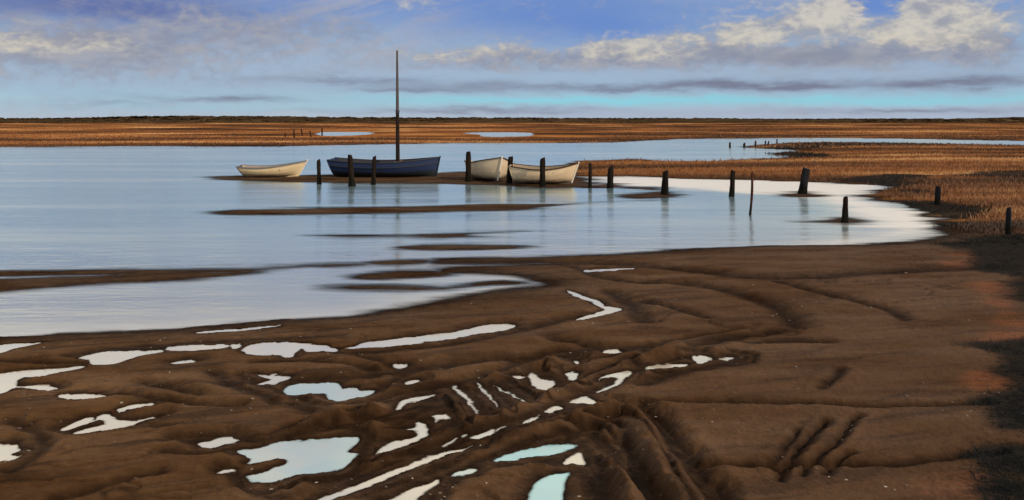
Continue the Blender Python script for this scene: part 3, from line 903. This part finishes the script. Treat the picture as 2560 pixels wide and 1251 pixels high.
# ------------------------------------------------------------------ far hills and their dark scrub
hm, n = new_mat('dark_heath')
pos = n.node('ShaderNodeNewGeometry', out='Position')
hn_ = n.noise(pos, 0.05, 6.0, 0.6)
finish(n, n.node('ShaderNodeBsdfDiffuse', {'Color': n.ramp(hn_, [(0.35, albedo(.040, .026, .014)), (0.55, albedo(.068, .043, .022)), (0.7, albedo(.11, .068, .032))])}))
HILL_Y = 900.0
tops = [(-2600, 299), (-900, 297), (0, 297), (200, 296), (330, 292), (420, 290.5), (600, 291.5), (800, 293), (1000, 295), (1300, 296), (1600, 296.5),
        (1900, 298), (2300, 298.5), (2430, 297.5), (2500, 296), (2560, 294), (2800, 289), (3400, 286), (5200, 292)]
hx = np.linspace(-1550, 1550, 520)
top_row = np.interp(1280 + hx * FOC / HILL_Y, [t[0] for t in tops], [t[1] for t in tops])
hz = CAM_H + (HOR - top_row) / FOC * HILL_Y + fbm(hx * 0.02, hx * 0, 4) * 0.5
prof = [(-90, 0.0), (-55, 0.22), (-25, 0.62), (-8, 0.90), (0, 1.0), (40, 1.0), (160, 0.55), (420, 0.0)]
V = []
for dy_, k in prof:
    yy = HILL_Y + dy_ + fbm(hx * 0.01 + dy_, hx * 0 + dy_, 3) * 24
    V.append(np.stack([hx, yy, 0.2 + (hz - 0.2) * k + (0.15 if 0 < k < 1 else 0) * fbm(hx * .05, hx * 0 + dy_, 3)], 1))
V = np.concatenate(V)
ni = len(hx)
a, b = np.meshgrid(np.arange(len(prof) - 1), np.arange(ni - 1), indexing='ij')
a0 = (a * ni + b).ravel()
me = fast_mesh('hills', V, np.stack([a0, a0 + 1, a0 + ni + 1, a0 + ni], 1))
me.materials.append(hm)
hills = link(bpy.data.objects.new('hills', me))
hills['kind'] = 'structure'

# scrub on the ridge: many small uneven bushes, one far mass
bm_ = bmesh.new()
bmesh.ops.create_icosphere(bm_, subdivisions=2, radius=1.0)
bv = np.array([v.co[:] for v in bm_.verts])
bf = np.array([[v.index for v in f.verts] for f in bm_.faces])
bm_.free()
VV, FF, o = [], [], 0
for k in range(2400):
    x = RNG.uniform(-900, 900)
    zt = np.interp(x, hx, hz)
    dy_ = RNG.uniform(-70, 20)
    kk = np.interp(dy_, [p[0] for p in prof], [p[1] for p in prof])
    z0 = 0.2 + (zt - 0.2) * kk
    r = RNG.uniform(1.0, 4.0)
    hgt_ = RNG.uniform(0.25, 0.75) * (1.0 if x < 250 else 0.7)
    d = bv * np.array([r, r, hgt_]) * (1 + 0.35 * RNG.standard_normal((len(bv), 1)).clip(-1.5, 1.5))
    VV.append(d + np.array([x, HILL_Y + dy_, z0 + 0.1]))
    FF.append(bf + o)
    o += len(bv)
me = fast_mesh('treeline', np.concatenate(VV), np.concatenate(FF), False)
me.materials.append(hm)
t = link(bpy.data.objects.new('treeline', me))
t['kind'] = 'stuff'
t['label'] = 'dark far-off scrub along the low ridge under the sky'

# ------------------------------------------------------------------ marsh grass and dark fronds: uncountable ground cover
gr, n = new_mat('dead_marsh_grass')
pos = n.node('ShaderNodeNewGeometry', out='Position')
c = marsh_colour(n, pos)
var = n.noise(pos, 3.0, 3.0, 0.6)
c = n.mix(n.sstep(var, 0.4, 0.7, 0.0, 0.12), c, albedo(.34, .17, .06))
zn = n.node('ShaderNodeAttribute', out=None, attribute_name='zone')
_, zw, _2 = n.xyz(zn.outputs['Color'])
c = n.mix(n.m('MULTIPLY', zw, 0.8, clamp=True), c, albedo(.045, .024, .012))
p_ = principled(n, c, 0.75)
finish(n, p_)


ZONES = []


def blades(n_want, px_rng, py_rng, hgt_rng, wid, test, lean, flat=False):
    VV, FF, o = [], [], 0
    px = RNG.uniform(*px_rng, n_want)
    py = RNG.uniform(*py_rng, n_want)
    Y = FOC * CAM_H / (py - HOR)
    X = (px - 1280) * Y / FOC
    r = np.clip(np.searchsorted(rowY, Y), 1, NR - 1)
    cidx = np.clip(np.searchsorted(colU, X / (rowY[r] + 1.5)), 0, NC - 1)
    ok = test(r, cidx)
    X, Y, r, cidx = X[ok], Y[ok], r[ok], cidx[ok]
    Z = H[r, cidx] - 0.02
    for b in range(3):
        k = len(X)
        ang = RNG.uniform(0, 2 * math.pi, k)
        h = RNG.uniform(*hgt_rng, k)
        w = wid * (0.6 + Y * 0.022) * RNG.uniform(.7, 1.3, k)
        jx = RNG.normal(0, 1, k) * 0.004 * Y
        jy = RNG.normal(0, 1, k) * 0.012 * Y
        lx, ly = RNG.normal(0, lean, k) + lean * .5, RNG.normal(0, lean, k)
        base = np.stack([X + jx, Y + jy, Z], 1)
        dx_ = np.stack([np.cos(ang) * w, np.sin(ang) * w * .5, 0 * w], 1)
        midp = base + np.stack([lx * h * .35, ly * h * .35, h * (.6 if not flat else .22)], 1)
        tip = base + np.stack([lx * h, ly * h, h * (1 if not flat else .12)], 1)
        v = np.stack([base - dx_, base + dx_, midp - dx_ * .7, midp + dx_ * .7, tip], 1).reshape(-1, 3)
        i = np.arange(k)[:, None] * 5 + o
        FF += [i + np.array([[0, 1, 3]]), i + np.array([[0, 3, 2]]), i + np.array([[2, 3, 4]])]
        VV.append(v)
        o += 5 * k
    zz_ = np.tile(np.repeat(np.stack([r * 0 + 1.0, wet_dark[r, cidx], r * 0.0, r * 0.0], 1), 5, 0), (3, 1))
    ZONES.append(zz_)
    return np.concatenate(VV), np.concatenate(FF)


V1, F1 = blades(34000, (1350, 2760), (352, 600), (0.05, 0.22), 0.012, lambda r, c: (marsh[r, c] > 0.5) & (dark_patch[r, c] < 0.5) & (L[r, c] > .25) & (H[r, c] > .03), 0.5)
V2, F2 = blades(24000, (-250, 2800), (306, 372), (0.07, 0.24), 0.022, lambda r, c: (marsh[r, c] > 0.5) & (L[r, c] > .6) & (H[r, c] > .06) & ~pool_clear[r, c], 0.4)
me = fast_mesh('marsh_grass', np.concatenate([V1, V2]), np.concatenate([F1, F2 + len(V1)]), False)
set_rgba(me, 'zone', np.concatenate(ZONES))
me.materials.append(gr)
o = link(bpy.data.objects.new('marsh_grass', me))
o['kind'] = 'stuff'
o['label'] = 'short orange brown dead grass covering the salt marsh'

sm, n = new_mat('dark_fronds')
pos = n.node('ShaderNodeNewGeometry', out='Position')
sn = n.noise(pos, 4.0, 4.0, 0.6)
finish(n, principled(n, n.ramp(sn, [(.35, albedo(.010, .011, .013)), (.55, albedo(.022, .022, .019)), (.72, albedo(.055, .034, .018))]), 0.9, Specular_IOR_Level=0.0))
V1, F1 = blades(9000, (2060, 2780), (430, 620), (0.08, 0.26), 0.014, lambda r, c: (dark_patch[r, c] > 0.55), 1.1, True)
V2, F2 = blades(16000, (2350, 2900), (580, 1330), (0.04, 0.16), 0.008, lambda r, c: (dark_patch[r, c] > 0.45 + .3 * RNG.random(len(r))), 1.3, True)
V3, F3 = blades(2500, (1880, 2420), (355, 396), (0.05, 0.22), 0.02, lambda r, c: (dark_patch[r, c] > 0.5), 0.6)
me = fast_mesh('fronds', np.concatenate([V1, V2, V3]), np.concatenate([F1, F2 + len(V1), F3 + len(V1) + len(V2)]), False)
me.materials.append(sm)
o = link(bpy.data.objects.new('fronds', me))
o['kind'] = 'stuff'
o['label'] = 'black seaweed strewn over the mud along the right shore'


# broken shells and small stones on the mud: uncountable specks
st_m, n = new_mat('shell_and_stone')
pos = n.node('ShaderNodeNewGeometry', out='Position')
w_ = n.node('ShaderNodeTexWhiteNoise', {'Vector': n.node('ShaderNodeVectorMath', {0: pos, 1: (0.07, 0.07, 1.0)}, operation='SNAP')}, out='Value')
finish(n, principled(n, n.ramp(w_, [(.0, albedo(.05, .03, .018)), (.55, albedo(.10, .065, .04)), (.82, albedo(.20, .15, .10)), (1.0, albedo(.42, .36, .28))]), 0.7))
VV, FF, o = [], [], 0
k = 1300
px = RNG.uniform(-200, 2500, k)
py = 690 + 600 * RNG.random(k) ** 0.8
Ys = FOC * CAM_H / (py - HOR)
Xs = (px - 1280) * Ys / FOC
rr_ = np.clip(np.searchsorted(rowY, Ys), 1, NR - 1)
cc_ = np.clip(np.searchsorted(colU, Xs / (rowY[rr_] + 1.5)), 0, NC - 1)
okk = (L[rr_, cc_] > .3) & (pool_d[rr_, cc_] > .05) & (fbm(Xs * .7, Ys * 1.1, 3) + RNG.normal(0, .25, k) > 0.05)
bm_ = bmesh.new()
bmesh.ops.create_icosphere(bm_, subdivisions=1, radius=1.0)
sv = np.array([v.co[:] for v in bm_.verts])
sf = np.array([[v.index for v in f.verts] for f in bm_.faces])
bm_.free()
for X_, Y_, r_, c_ in zip(Xs[okk], Ys[okk], rr_[okk], cc_[okk]):
    sz = RNG.uniform(.003, .009) * (1 + 0.06 * Y_) * (1.6 if RNG.random() < .08 else 1)
    q_ = sv * np.array([sz * RNG.uniform(.8, 1.6), sz, sz * .5]) * (1 + .2 * RNG.standard_normal((len(sv), 1)).clip(-1, 1))
    VV.append(q_ + np.array([X_, Y_, H[r_, c_] + sz * .2]))
    FF.append(sf + o)
    o += len(sv)
me = fast_mesh('shells_and_stones', np.concatenate(VV), np.concatenate(FF), False)
me.materials.append(st_m)
o = link(bpy.data.objects.new('shells_and_stones', me))
o['kind'] = 'stuff'
o['label'] = 'tiny pale shells and small stones scattered over the brown mud'


# ------------------------------------------------------------------ things
def tag(o, label, cat, group=None):
    o['label'] = label
    o['category'] = cat
    if group:
        o['group'] = group
    return o


def obj(name, V, F, mat, parent=None, smooth=True, auto=None):
    me = bpy.data.meshes.new(name)
    me.from_pydata([tuple(v) for v in V], [], [tuple(int(i) for i in f) for f in F])
    me.validate()
    bm = bmesh.new()
    bm.from_mesh(me)
    bmesh.ops.recalc_face_normals(bm, faces=bm.faces)
    bm.to_mesh(me)
    bm.free()
    for p in me.polygons:
        p.use_smooth = smooth
    if auto is not None:
        me.set_sharp_from_angle(angle=math.radians(auto))
    me.materials.append(mat)
    return link(bpy.data.objects.new(name, me), parent)


def timber(name, c0, c1, c2, low=None, rough=0.75):
    m, n = new_mat(name)
    tc = n.node('ShaderNodeTexCoord', out='Object')
    x, y, z = n.xyz(tc)
    gr_ = n.noise(n.vec(n.mul(x, 22.0), n.mul(y, 22.0), n.mul(z, 1.6)), 1.0, 5.0, 0.6, 0.4)
    bl = n.noise(tc, 3.0, 4.0, 0.6)
    c = n.ramp(n.add(n.mul(gr_, .65), n.mul(bl, .35)), [(.33, albedo(*c0)), (.52, albedo(*c1)), (.70, albedo(*c2))])
    if low is not None:
        c = n.mix(n.sstep(n.add(z, n.mul(n.sub(bl, .5), .5)), 0.42, 0.22), c, albedo(*low))
    finish(n, damp(n, c, 0.5, 0.12, gr_, 0.6, 0.02))
    return m


post_wood = timber('weathered_black_timber', (.008, .005, .004), (.017, .011, .008), (.040, .027, .020), (.010, .009, .006))
grey_wood = timber('blue_grey_timber', (.010, .010, .012), (.022, .021, .024), (.045, .042, .045), (.010, .010, .008))
stake_wood = timber('reddish_stake_timber', (.03, .014, .010), (.075, .028, .018), (.13, .055, .035), (.02, .015, .012))
far_wood = timber('dark_far_timber', (.018, .011, .008), (.030, .018, .012), (.05, .03, .02))


def pile_mesh(h, r, lean, seed, worn=0.5, bend=0.0, flare=0.15):
    """a driven timber: uneven round section, wavering sides, split and worn head"""
    rg = random.Random(seed)
    n, rings = 14, 12
    ph = [rg.uniform(0, 6.28) for _ in range(4)]
    V, F = [], []
    for i in range(rings + 1):
        t = i / rings
        z = -0.35 + (h + 0.35) * t
        tz = max(z, 0) / h
        cx = lean[0] * tz + bend * math.sin(math.pi * tz)
        cy = lean[1] * tz
        rr = r * (1.06 - 0.12 * tz) * (1 + flare * math.exp(-max(z, 0) / (0.12 * h + .02)))
        for k in range(n):
            a = 2 * math.pi * k / n
            e = 1 + 0.07 * math.sin(2 * a + ph[0]) + 0.06 * math.sin(5 * a + ph[1] + t * 2) + 0.05 * math.sin(9 * tz + a * 2 + ph[2]) + rg.uniform(-.045, .045)
            zz = z
            if i == rings:
                zz += worn * r * (0.7 * math.sin(a + ph[3]) + rg.uniform(-.45, .3))
                e *= 0.86
            V.append((cx + rr * e * math.cos(a), cy + rr * e * math.sin(a), zz))
    for i in range(rings):
        for k in range(n):
            F.append((i * n + k, i * n + (k + 1) % n, (i + 1) * n + (k + 1) % n, (i + 1) * n + k))
    top = rings * n
    V.append((lean[0] + rg.uniform(-.3, .3) * r, lean[1], h + worn * r * .1))
    c = len(V) - 1
    for k in range(n):
        F.append((top + k, top + (k + 1) % n, c))
    return V, F


# top (x, row), foot (x, row), width px, material, options, label
POSTS = [
    ((796, 400), (798, 461), 10, post_wood, dict(worn=.9), 'thin dark post standing alone between the cream dinghy and the blue boat'),
    ((875, 389), (880, 466), 13, post_wood, dict(flare=.35), 'thick dark post with flared foot in front of the blue boat near its stern'),
    ((936, 391), (933, 462), 11, post_wood, dict(), 'dark post crossing the middle of the blue boat hull'),
    ((1171, 380), (1171, 457), 13, post_wood, dict(worn=.3), 'tall dark post at the stern of the white boat seen bow on'),
    ((1277, 392), (1273, 461), 13, post_wood, dict(worn=.2), 'dark square-topped post between the two white boats'),
    ((1357, 396), (1356, 468), 13, post_wood, dict(worn=.5), 'dark post in front of the middle of the right-hand white boat'),
    ((1476, 410), (1475, 470), 9, post_wood, dict(worn=1.2), 'slim pointed post just off the bow of the right-hand white boat'),
    ((1527, 418), (1525, 471), 14, post_wood, dict(worn=1.1), 'short split-topped post second from the bow of the right-hand white boat'),
    ((1664, 428), (1661, 489), 16, post_wood, dict(flare=.5), 'stout post on its own small mud mound at the end of the boats bar'),
    ((1833, 427), (1829, 492), 12, post_wood, dict(worn=.4), 'plain dark post in pale water beside the thin reddish stake'),
    ((1880, 430), (1875, 538), 6, stake_wood, dict(worn=.8, bend=.03, flare=.0), 'tall thin reddish stake standing in open pale water'),
    ((2016, 421), (2005, 487), 18, grey_wood, dict(worn=.4, flare=.2), 'thickest blue grey post leaning right at the edge of the marsh'),
    ((2114, 494), (2112, 556), 14, post_wood, dict(worn=.6, flare=.6), 'dark post with weedy foot on a mud hump nearest in the pale water'),
    ((2346, 467), (2343, 516), 14, grey_wood, dict(worn=.5), 'dull brown post half lost in the marsh grass behind black seaweed'),
    ((2522, 520), (2520, 592), 14, grey_wood, dict(worn=.5), 'blue grey post on the mud at the right edge beside orange ground'),
]
for i, (tp, ft, wpx, mat, opt, label) in enumerate(POSTS):
    x, y = at(ft[0], ft[1], 0.0)
    k = y / FOC
    h = (ft[1] - tp[1]) * k
    lean = ((tp[0] - ft[0]) * k, 0.0)
    V, F = pile_mesh(h, wpx * 0.5 * k, lean, 40 + i, **opt)
    o = obj('mooring_post' if mat is not stake_wood else 'stake', V, F, mat, None, True, 40)
    o.location = (x, y, 0.0)
    tag(o, label, 'post' if mat is not stake_wood else 'stake', 'mooring posts along the creek')

FAR_POSTS = [
    ((713, 334), (713, 344), 3.0, 'lowest of the five tiny far bank posts, farthest left'),
    ((735, 325), (736, 346), 3.2, 'second tiny post from the left in the far bank row'),
    ((753, 324), (756, 341), 3.0, 'middle one of the five tiny posts in the far bank row'),
    ((775, 328), (778, 344), 3.0, 'fourth tiny far bank post, between the middle one and the pool'),
    ((805, 321), (805, 340), 3.6, 'tiny far bank post standing at the end of the small white pool'),
    ((1825, 356), (1825, 368), 5.0, 'stub standing in the water off the tip of the dark spit'),
    ((1861, 357), (1862, 368), 5.5, 'broad stub on the tip of the dark spit'),
    ((1889, 353), (1889, 367), 4.0, 'single slim stub on the dark spit before the pair'),
    ((1914, 353), (1915, 364), 3.4, 'left one of the close pair of stubs on the dark spit'),
    ((1922, 354), (1920, 365), 3.6, 'right one of the close pair of stubs on the dark spit'),
    ((1943, 348), (1943, 361), 3.0, 'thin stub past the pair where the dark spit widens'),
    ((2044, 357), (2044, 366), 4.0, 'faint stub on the far bank right of the dark spit, first of two'),
    ((2064, 356), (2064, 365), 4.0, 'faint stub on the far bank right of the dark spit, second of two'),
]
for i, (tp, ft, wpx, label) in enumerate(FAR_POSTS):
    z0 = 0.12 if ft[0] < 1000 or ft[0] > 1990 else 0.03
    x, y = at(ft[0], ft[1], z0)
    k = y / FOC
    h = (ft[1] - tp[1]) * k
    V, F = pile_mesh(h, wpx * 0.5 * k, ((tp[0] - ft[0]) * k, 0), 90 + i, worn=.6, bend=random.uniform(-.05, .05))
    o = obj('far_post', V, F, far_wood, None, True, 40)
    o.location = (x, y, min(ground_z(x, y), z0 + .1) if ft[0] != 1825 else 0.0)
    tag(o, label, 'post', 'tiny posts on the far bank' if ft[0] < 1000 else 'stubs along the dark spit')


# ---- boats
def paint(name, top, low, stain, foul_z, foul_w=0.12, rough=0.5):
    m, n = new_mat(name)
    tc = n.node('ShaderNodeTexCoord', out='Object')
    x, y, z = n.xyz(tc)
    bl = n.noise(tc, 2.2, 5.0, 0.65)
    sk = n.noise(n.vec(n.mul(x, 5.0), n.mul(y, 5.0), n.mul(z, 1.2)), 1.0, 5.0, 0.65)
    fn = n.noise(tc, 14.0, 4.0, 0.6)
    c = n.mix(n.sstep(sk, 0.45, 0.72, 0.0, 0.55), albedo(*top), albedo(*stain))
    c = n.mix(n.sstep(fn, 0.60, 0.70, 0.0, 0.3), c, albedo(*stain))
    edge = n.add(z, n.mul(n.sub(bl, 0.5), 0.35))
    c = n.mix(n.sstep(edge, foul_z + foul_w, foul_z - foul_w), c, albedo(*low))
    finish(n, principled(n, c, n.lstep(sk, .3, .7, rough, rough + .25), fn, 0.12, 0.01))
    return m


cream = paint('cream_boat_paint', (.80, .62, .36), (.42, .30, .17), (.70, .46, .22), 0.02, 0.06)
navy = paint('navy_boat_paint', (.010, .025, .082), (.014, .018, .016), (.020, .034, .078), 0.32, 0.12, .6)
navy_in = paint('dark_boat_inside', (.03, .028, .03), (.02, .018, .016), (.04, .032, .028), .1)
white1 = paint('dirty_white_boat_paint', (.74, .58, .38), (.085, .062, .042), (.50, .37, .24), 0.20, 0.16)
white2 = paint('stained_white_boat_paint', (.72, .54, .34), (.12, .085, .055), (.52, .36, .22), 0.19, 0.14)
inside_p = paint('boat_inside_paint', (.34, .27, .19), (.16, .12, .08), (.24, .17, .11), 0.1, 0.1)
trim_dark = timber('dark_brown_boat_trim', (.035, .020, .013), (.075, .042, .026), (.13, .08, .05))
trim_navy = paint('black_blue_boat_trim', (.014, .018, .030), (.014, .018, .028), (.025, .028, .040), -1)
trim_slate = paint('slate_boat_trim', (.16, .16, .19), (.16, .16, .19), (.10, .10, .12), -1)
trim_pale = paint('pale_stem_paint', (.78, .70, .56), (.5, .4, .28), (.66, .54, .40), -0.2)
mast_low = timber('dark_mast_timber', (.014, .010, .008), (.026, .018, .014), (.05, .036, .028))
mast_up = timber('weathered_mast_timber', (.075, .058, .050), (.12, .095, .085), (.18, .15, .135))


class Hull:
    def __init__(s, length, beam, sheer, keel, transom, stern_rake, bow_rake, full=0.62, bulge=0.75):
        s.L, s.B, s.sheer, s.keel, s.tr, s.sr, s.br, s.full, s.bulge = length, beam, sheer, keel, transom, stern_rake, bow_rake, full, bulge

    def half(s, t):
        if t < 0.42:
            q = (0.42 - t) / 0.42
            return s.B * .5 * (1 - (1 - s.tr) * q ** 2.0)
        q = (t - 0.42) / 0.58
        return s.B * .5 * max(1 - q ** (1.6 + s.full), 0.0)

    def point(s, t, a, off=0.0):
        """t stern to bow; a from -1 (port sheer) over 0 (keel) to 1 (starboard sheer)"""
        th = abs(a) * math.pi / 2
        zs, zk = s.sheer(t), s.keel(t) + off
        v_shape = max(0, (t - .55) / .45) ** 1.5
        yy = math.sin(th) ** (s.bulge + .55 * v_shape)
        f = (1 - math.cos(th)) * (1 - .45 * v_shape) + (abs(a)) * .45 * v_shape
        b = max(s.half(t) - off, 0.0)
        z = zk + (zs - zk) * f
        xt = -s.L / 2 + s.L * t
        xb = -s.L / 2 + s.sr + (s.L - s.sr - s.br) * t
        f2 = f ** 1.0
        x = xb + (xt - xb) * (f2 if t > .5 else f)
        return Vector((x, math.copysign(b * yy, a) if a else 0.0, z))


def loft(rowsP):
    V, F = [], []
    n = len(rowsP[0])
    for r in rowsP:
        V += r
    for i in range(len(rowsP) - 1):
        for k in range(n - 1):
            F.append((i * n + k, i * n + k + 1, (i + 1) * n + k + 1, (i + 1) * n + k))
    return V, F


def sweep(path, w, h, up=Vector((0, 0, 1))):
    """a rectangular bar along a path"""
    V, F = [], []
    for i, p in enumerate(path):
        p = Vector(p)
        d = (Vector(path[min(i + 1, len(path) - 1)]) - Vector(path[max(i - 1, 0)])).normalized()
        s = d.cross(up)
        s = s.normalized() if s.length > 1e-6 else Vector((0, 1, 0))
        u = s.cross(d).normalized()
        for a, b in ((-1, -1), (1, -1), (1, 1), (-1, 1)):
            V.append(p + s * (a * w / 2) + u * (b * h / 2))
    for i in range(len(path) - 1):
        for k in range(4):
            F.append((i * 4 + k, i * 4 + (k + 1) % 4, (i + 1) * 4 + (k + 1) % 4, (i + 1) * 4 + k))
    F.append((0, 1, 2, 3))
    e = (len(path) - 1) * 4
    F.append((e, e + 1, e + 2, e + 3))
    return V, F


def box(c, s):
    x, y, z = c
    a, b, d = s[0] / 2, s[1] / 2, s[2] / 2
    V = [(x + i * a, y + j * b, z + k * d) for i in (-1, 1) for j in (-1, 1) for k in (-1, 1)]
    return V, [(0, 1, 3, 2), (4, 6, 7, 5), (0, 4, 5, 1), (2, 3, 7, 6), (0, 2, 6, 4), (1, 5, 7, 3)]


def build_boat(name, label, cat, hull, skin, inner, rail, stem_m, loc, yaw, heel, thwarts, rub=None, trim=0.0, transom_m=None):
    root = link(bpy.data.objects.new(name, None))
    root.empty_display_size = 0.5
    root.location = loc
    root.rotation_euler = (heel, trim, yaw)
    tag(root, label, cat, 'boats aground on the mud bar')
    T = [i / 30 for i in range(31)]
    A = [-1 + 2 * i / 24 for i in range(25)]
    V, F = loft([[hull.point(t, a, .016 * ((abs(k - 12) % 3) / 3.0)) for k, a in enumerate(A)] for t in T])
    nV = len(V)
    Vi, Fi = loft([[hull.point(min(max(t, .012), .985), a, 0.035) for a in A] for t in T])
    V += Vi
    F += [tuple(i + nV for i in f) for f in Fi]
    n = len(A)
    for i in range(len(T) - 1):       # the rim joins outer and inner skin
        for k in (0, n - 1):
            F.append((i * n + k, (i + 1) * n + k, nV + (i + 1) * n + k, nV + i * n + k))
    obj('hull', V, F, skin, root, True, 25)
    # lining boards over the inside
    Vi, Fi = loft([[hull.point(t, a, 0.05) for a in A] for t in [.03 + .92 * i / 20 for i in range(21)]])
    obj('lining', Vi, Fi, inner, root, True)
    # transom: a thick board closing the stern
    ring = [hull.point(0, a) for a in A]
    ring2 = [p + Vector((-0.045, 0, 0)) for p in ring]
    V = ring + ring2
    F = [tuple(range(n)), tuple(range(n, 2 * n))] + [(k, k + 1, n + k + 1, n + k) for k in range(n - 1)] + [(n - 1, 0, n, 2 * n - 1)]
    obj('transom', V, F, transom_m or skin, root, False)
    for s in (-1, 1):
        path = [hull.point(t, s) + Vector((0, s * .012, .012)) for t in T]
        V, F = sweep(path, .055, .05)
        obj('gunwale', V, F, rail, root, False)
    path = [hull.point(1, a) + Vector((.02, 0, 0)) for a in [i / 12 for i in range(13)]]
    path = path + [path[-1] + Vector((.02, 0, .07))]
    V, F = sweep(path, .07, .07, Vector((0, 1, 0)))
    obj('stem_post', V, F, stem_m, root, False)
    path = [hull.point(t, 0) + Vector((0, 0, -.02)) for t in T]
    V, F = sweep(path, .06, .07)
    obj('keel', V, F, skin, root, False)
    for t in thwarts:
        b = hull.half(t) * 2 - .10
        p = hull.point(t, 1)
        V, F = box((p.x, 0, p.z - .17), (.24, b, .035))
        obj('thwart', V, F, trim_dark, root, False)
    if rub is not None:
        for s in (-1, 1):
            path = [hull.point(t, s * .80) + Vector((0, s * .012, 0)) for t in T]
            V, F = sweep(path, .035, .05)
            obj('rubbing_strake', V, F, rub, root, False)
    return root


def foot(px, py, z=0.05):
    x, y = at(px, py, z)
    return x, y, y / FOC


# cream dinghy: bow to the right, side on
x, y, k = foot(683, 443)
hl = Hull(3.50, 1.35, lambda t: .56 - .12 * math.sin(math.pi * min(t * 1.15, 1)) * (1 - t) + .26 * t ** 3.2, lambda t: .05 * (2 * t - .8) ** 2, .72, .34, .42)
build_boat('dinghy', 'small cream rowing dinghy with upswept bow, leftmost on the mud bar', 'boat', hl, cream, inside_p, trim_slate, trim_pale,
           (x, y, .07), math.radians(2), math.radians(2), (.3, .6), transom_m=trim_dark)

# navy boat with mast
x, y, k = foot(963, 443)
hn2 = Hull(5.72, 1.9, lambda t: .94 - .17 * math.sin(math.pi * t) + .10 * t ** 2, lambda t: .06 * (2 * t - 1) ** 2, .80, .30, .20, .9)
sb = build_boat('sailing_boat', 'dark navy open boat with a bare tall mast', 'boat', hn2, navy, navy_in, trim_navy, trim_navy,
                (x, y, .05), math.radians(-3), math.radians(2), (.2, .42, .75), rub=trim_navy)


def pole(z0, z1, r0, r1, x0, x1, n=12, rings=8):
    V, F = [], []
    for i in range(rings + 1):
        t = i / rings
        for q in range(n):
            a = 2 * math.pi * q / n
            r = r0 + (r1 - r0) * t
            V.append((x0 + (x1 - x0) * t + r * math.cos(a), r * math.sin(a), z0 + (z1 - z0) * t))
    for i in range(rings):
        for q in range(n):
            F.append((i * n + q, i * n + (q + 1) % n, (i + 1) * n + (q + 1) % n, (i + 1) * n + q))
    F.append(tuple(range(n)))
    F.append(tuple(range(rings * n, rings * n + n)))
    return V, F


mx = (995 - 963) * k
V, F = pole(.12, 1.02 + (392 - 278) * k, .115, .090, mx, mx)
mast = obj('mast', V, F, mast_low, sb, True, 50)
z1 = 1.02 + (392 - 278) * k
V, F = pole(z1 - .06, z1 + .10, .104, .102, mx, mx)
obj('mast_band', V, F, trim_navy, mast, True, 50)
V, F = pole(z1 + .10, 1.02 + (392 - 125) * k, .086, .048, mx, mx)
obj('topmast', V, F, mast_up, mast, True, 50)
V, F = box((mx, 0, .80), (.30, 1.5, .06))
obj('mast_thwart', V, F, trim_dark, sb, False)

# white boat seen nearly bow on
x, y, k = foot(1221, 451)
hw1 = Hull(3.1, 2.0, lambda t: .86 - .10 * math.sin(math.pi * t) + .30 * t ** 2.4, lambda t: .05 * (2 * t - 1) ** 2, .72, .20, .34, 1.1, .50)
build_boat('rowing_boat', 'dirty white boat with its bow turned towards the viewer', 'boat', hw1, white1, inside_p, trim_dark, trim_pale,
           (x, y, .06), math.radians(-67), math.radians(-4), (.3, .6))

# white boat broadside, bow to the right
x, y, k = foot(1361, 460)
hw2 = Hull(3.15, 1.5, lambda t: .86 - .16 * math.sin(math.pi * t) + .10 * t ** 3, lambda t: .05 * (2 * t - 1) ** 2, .74, .22, .32, .8)
build_boat('rowing_boat', 'stained white boat lying broadside with brown gunwale, rightmost on the bar', 'boat', hw2, white2, inside_p, trim_dark, trim_pale,
           (x, y, .06), math.radians(-6), math.radians(3), (.3, .6))
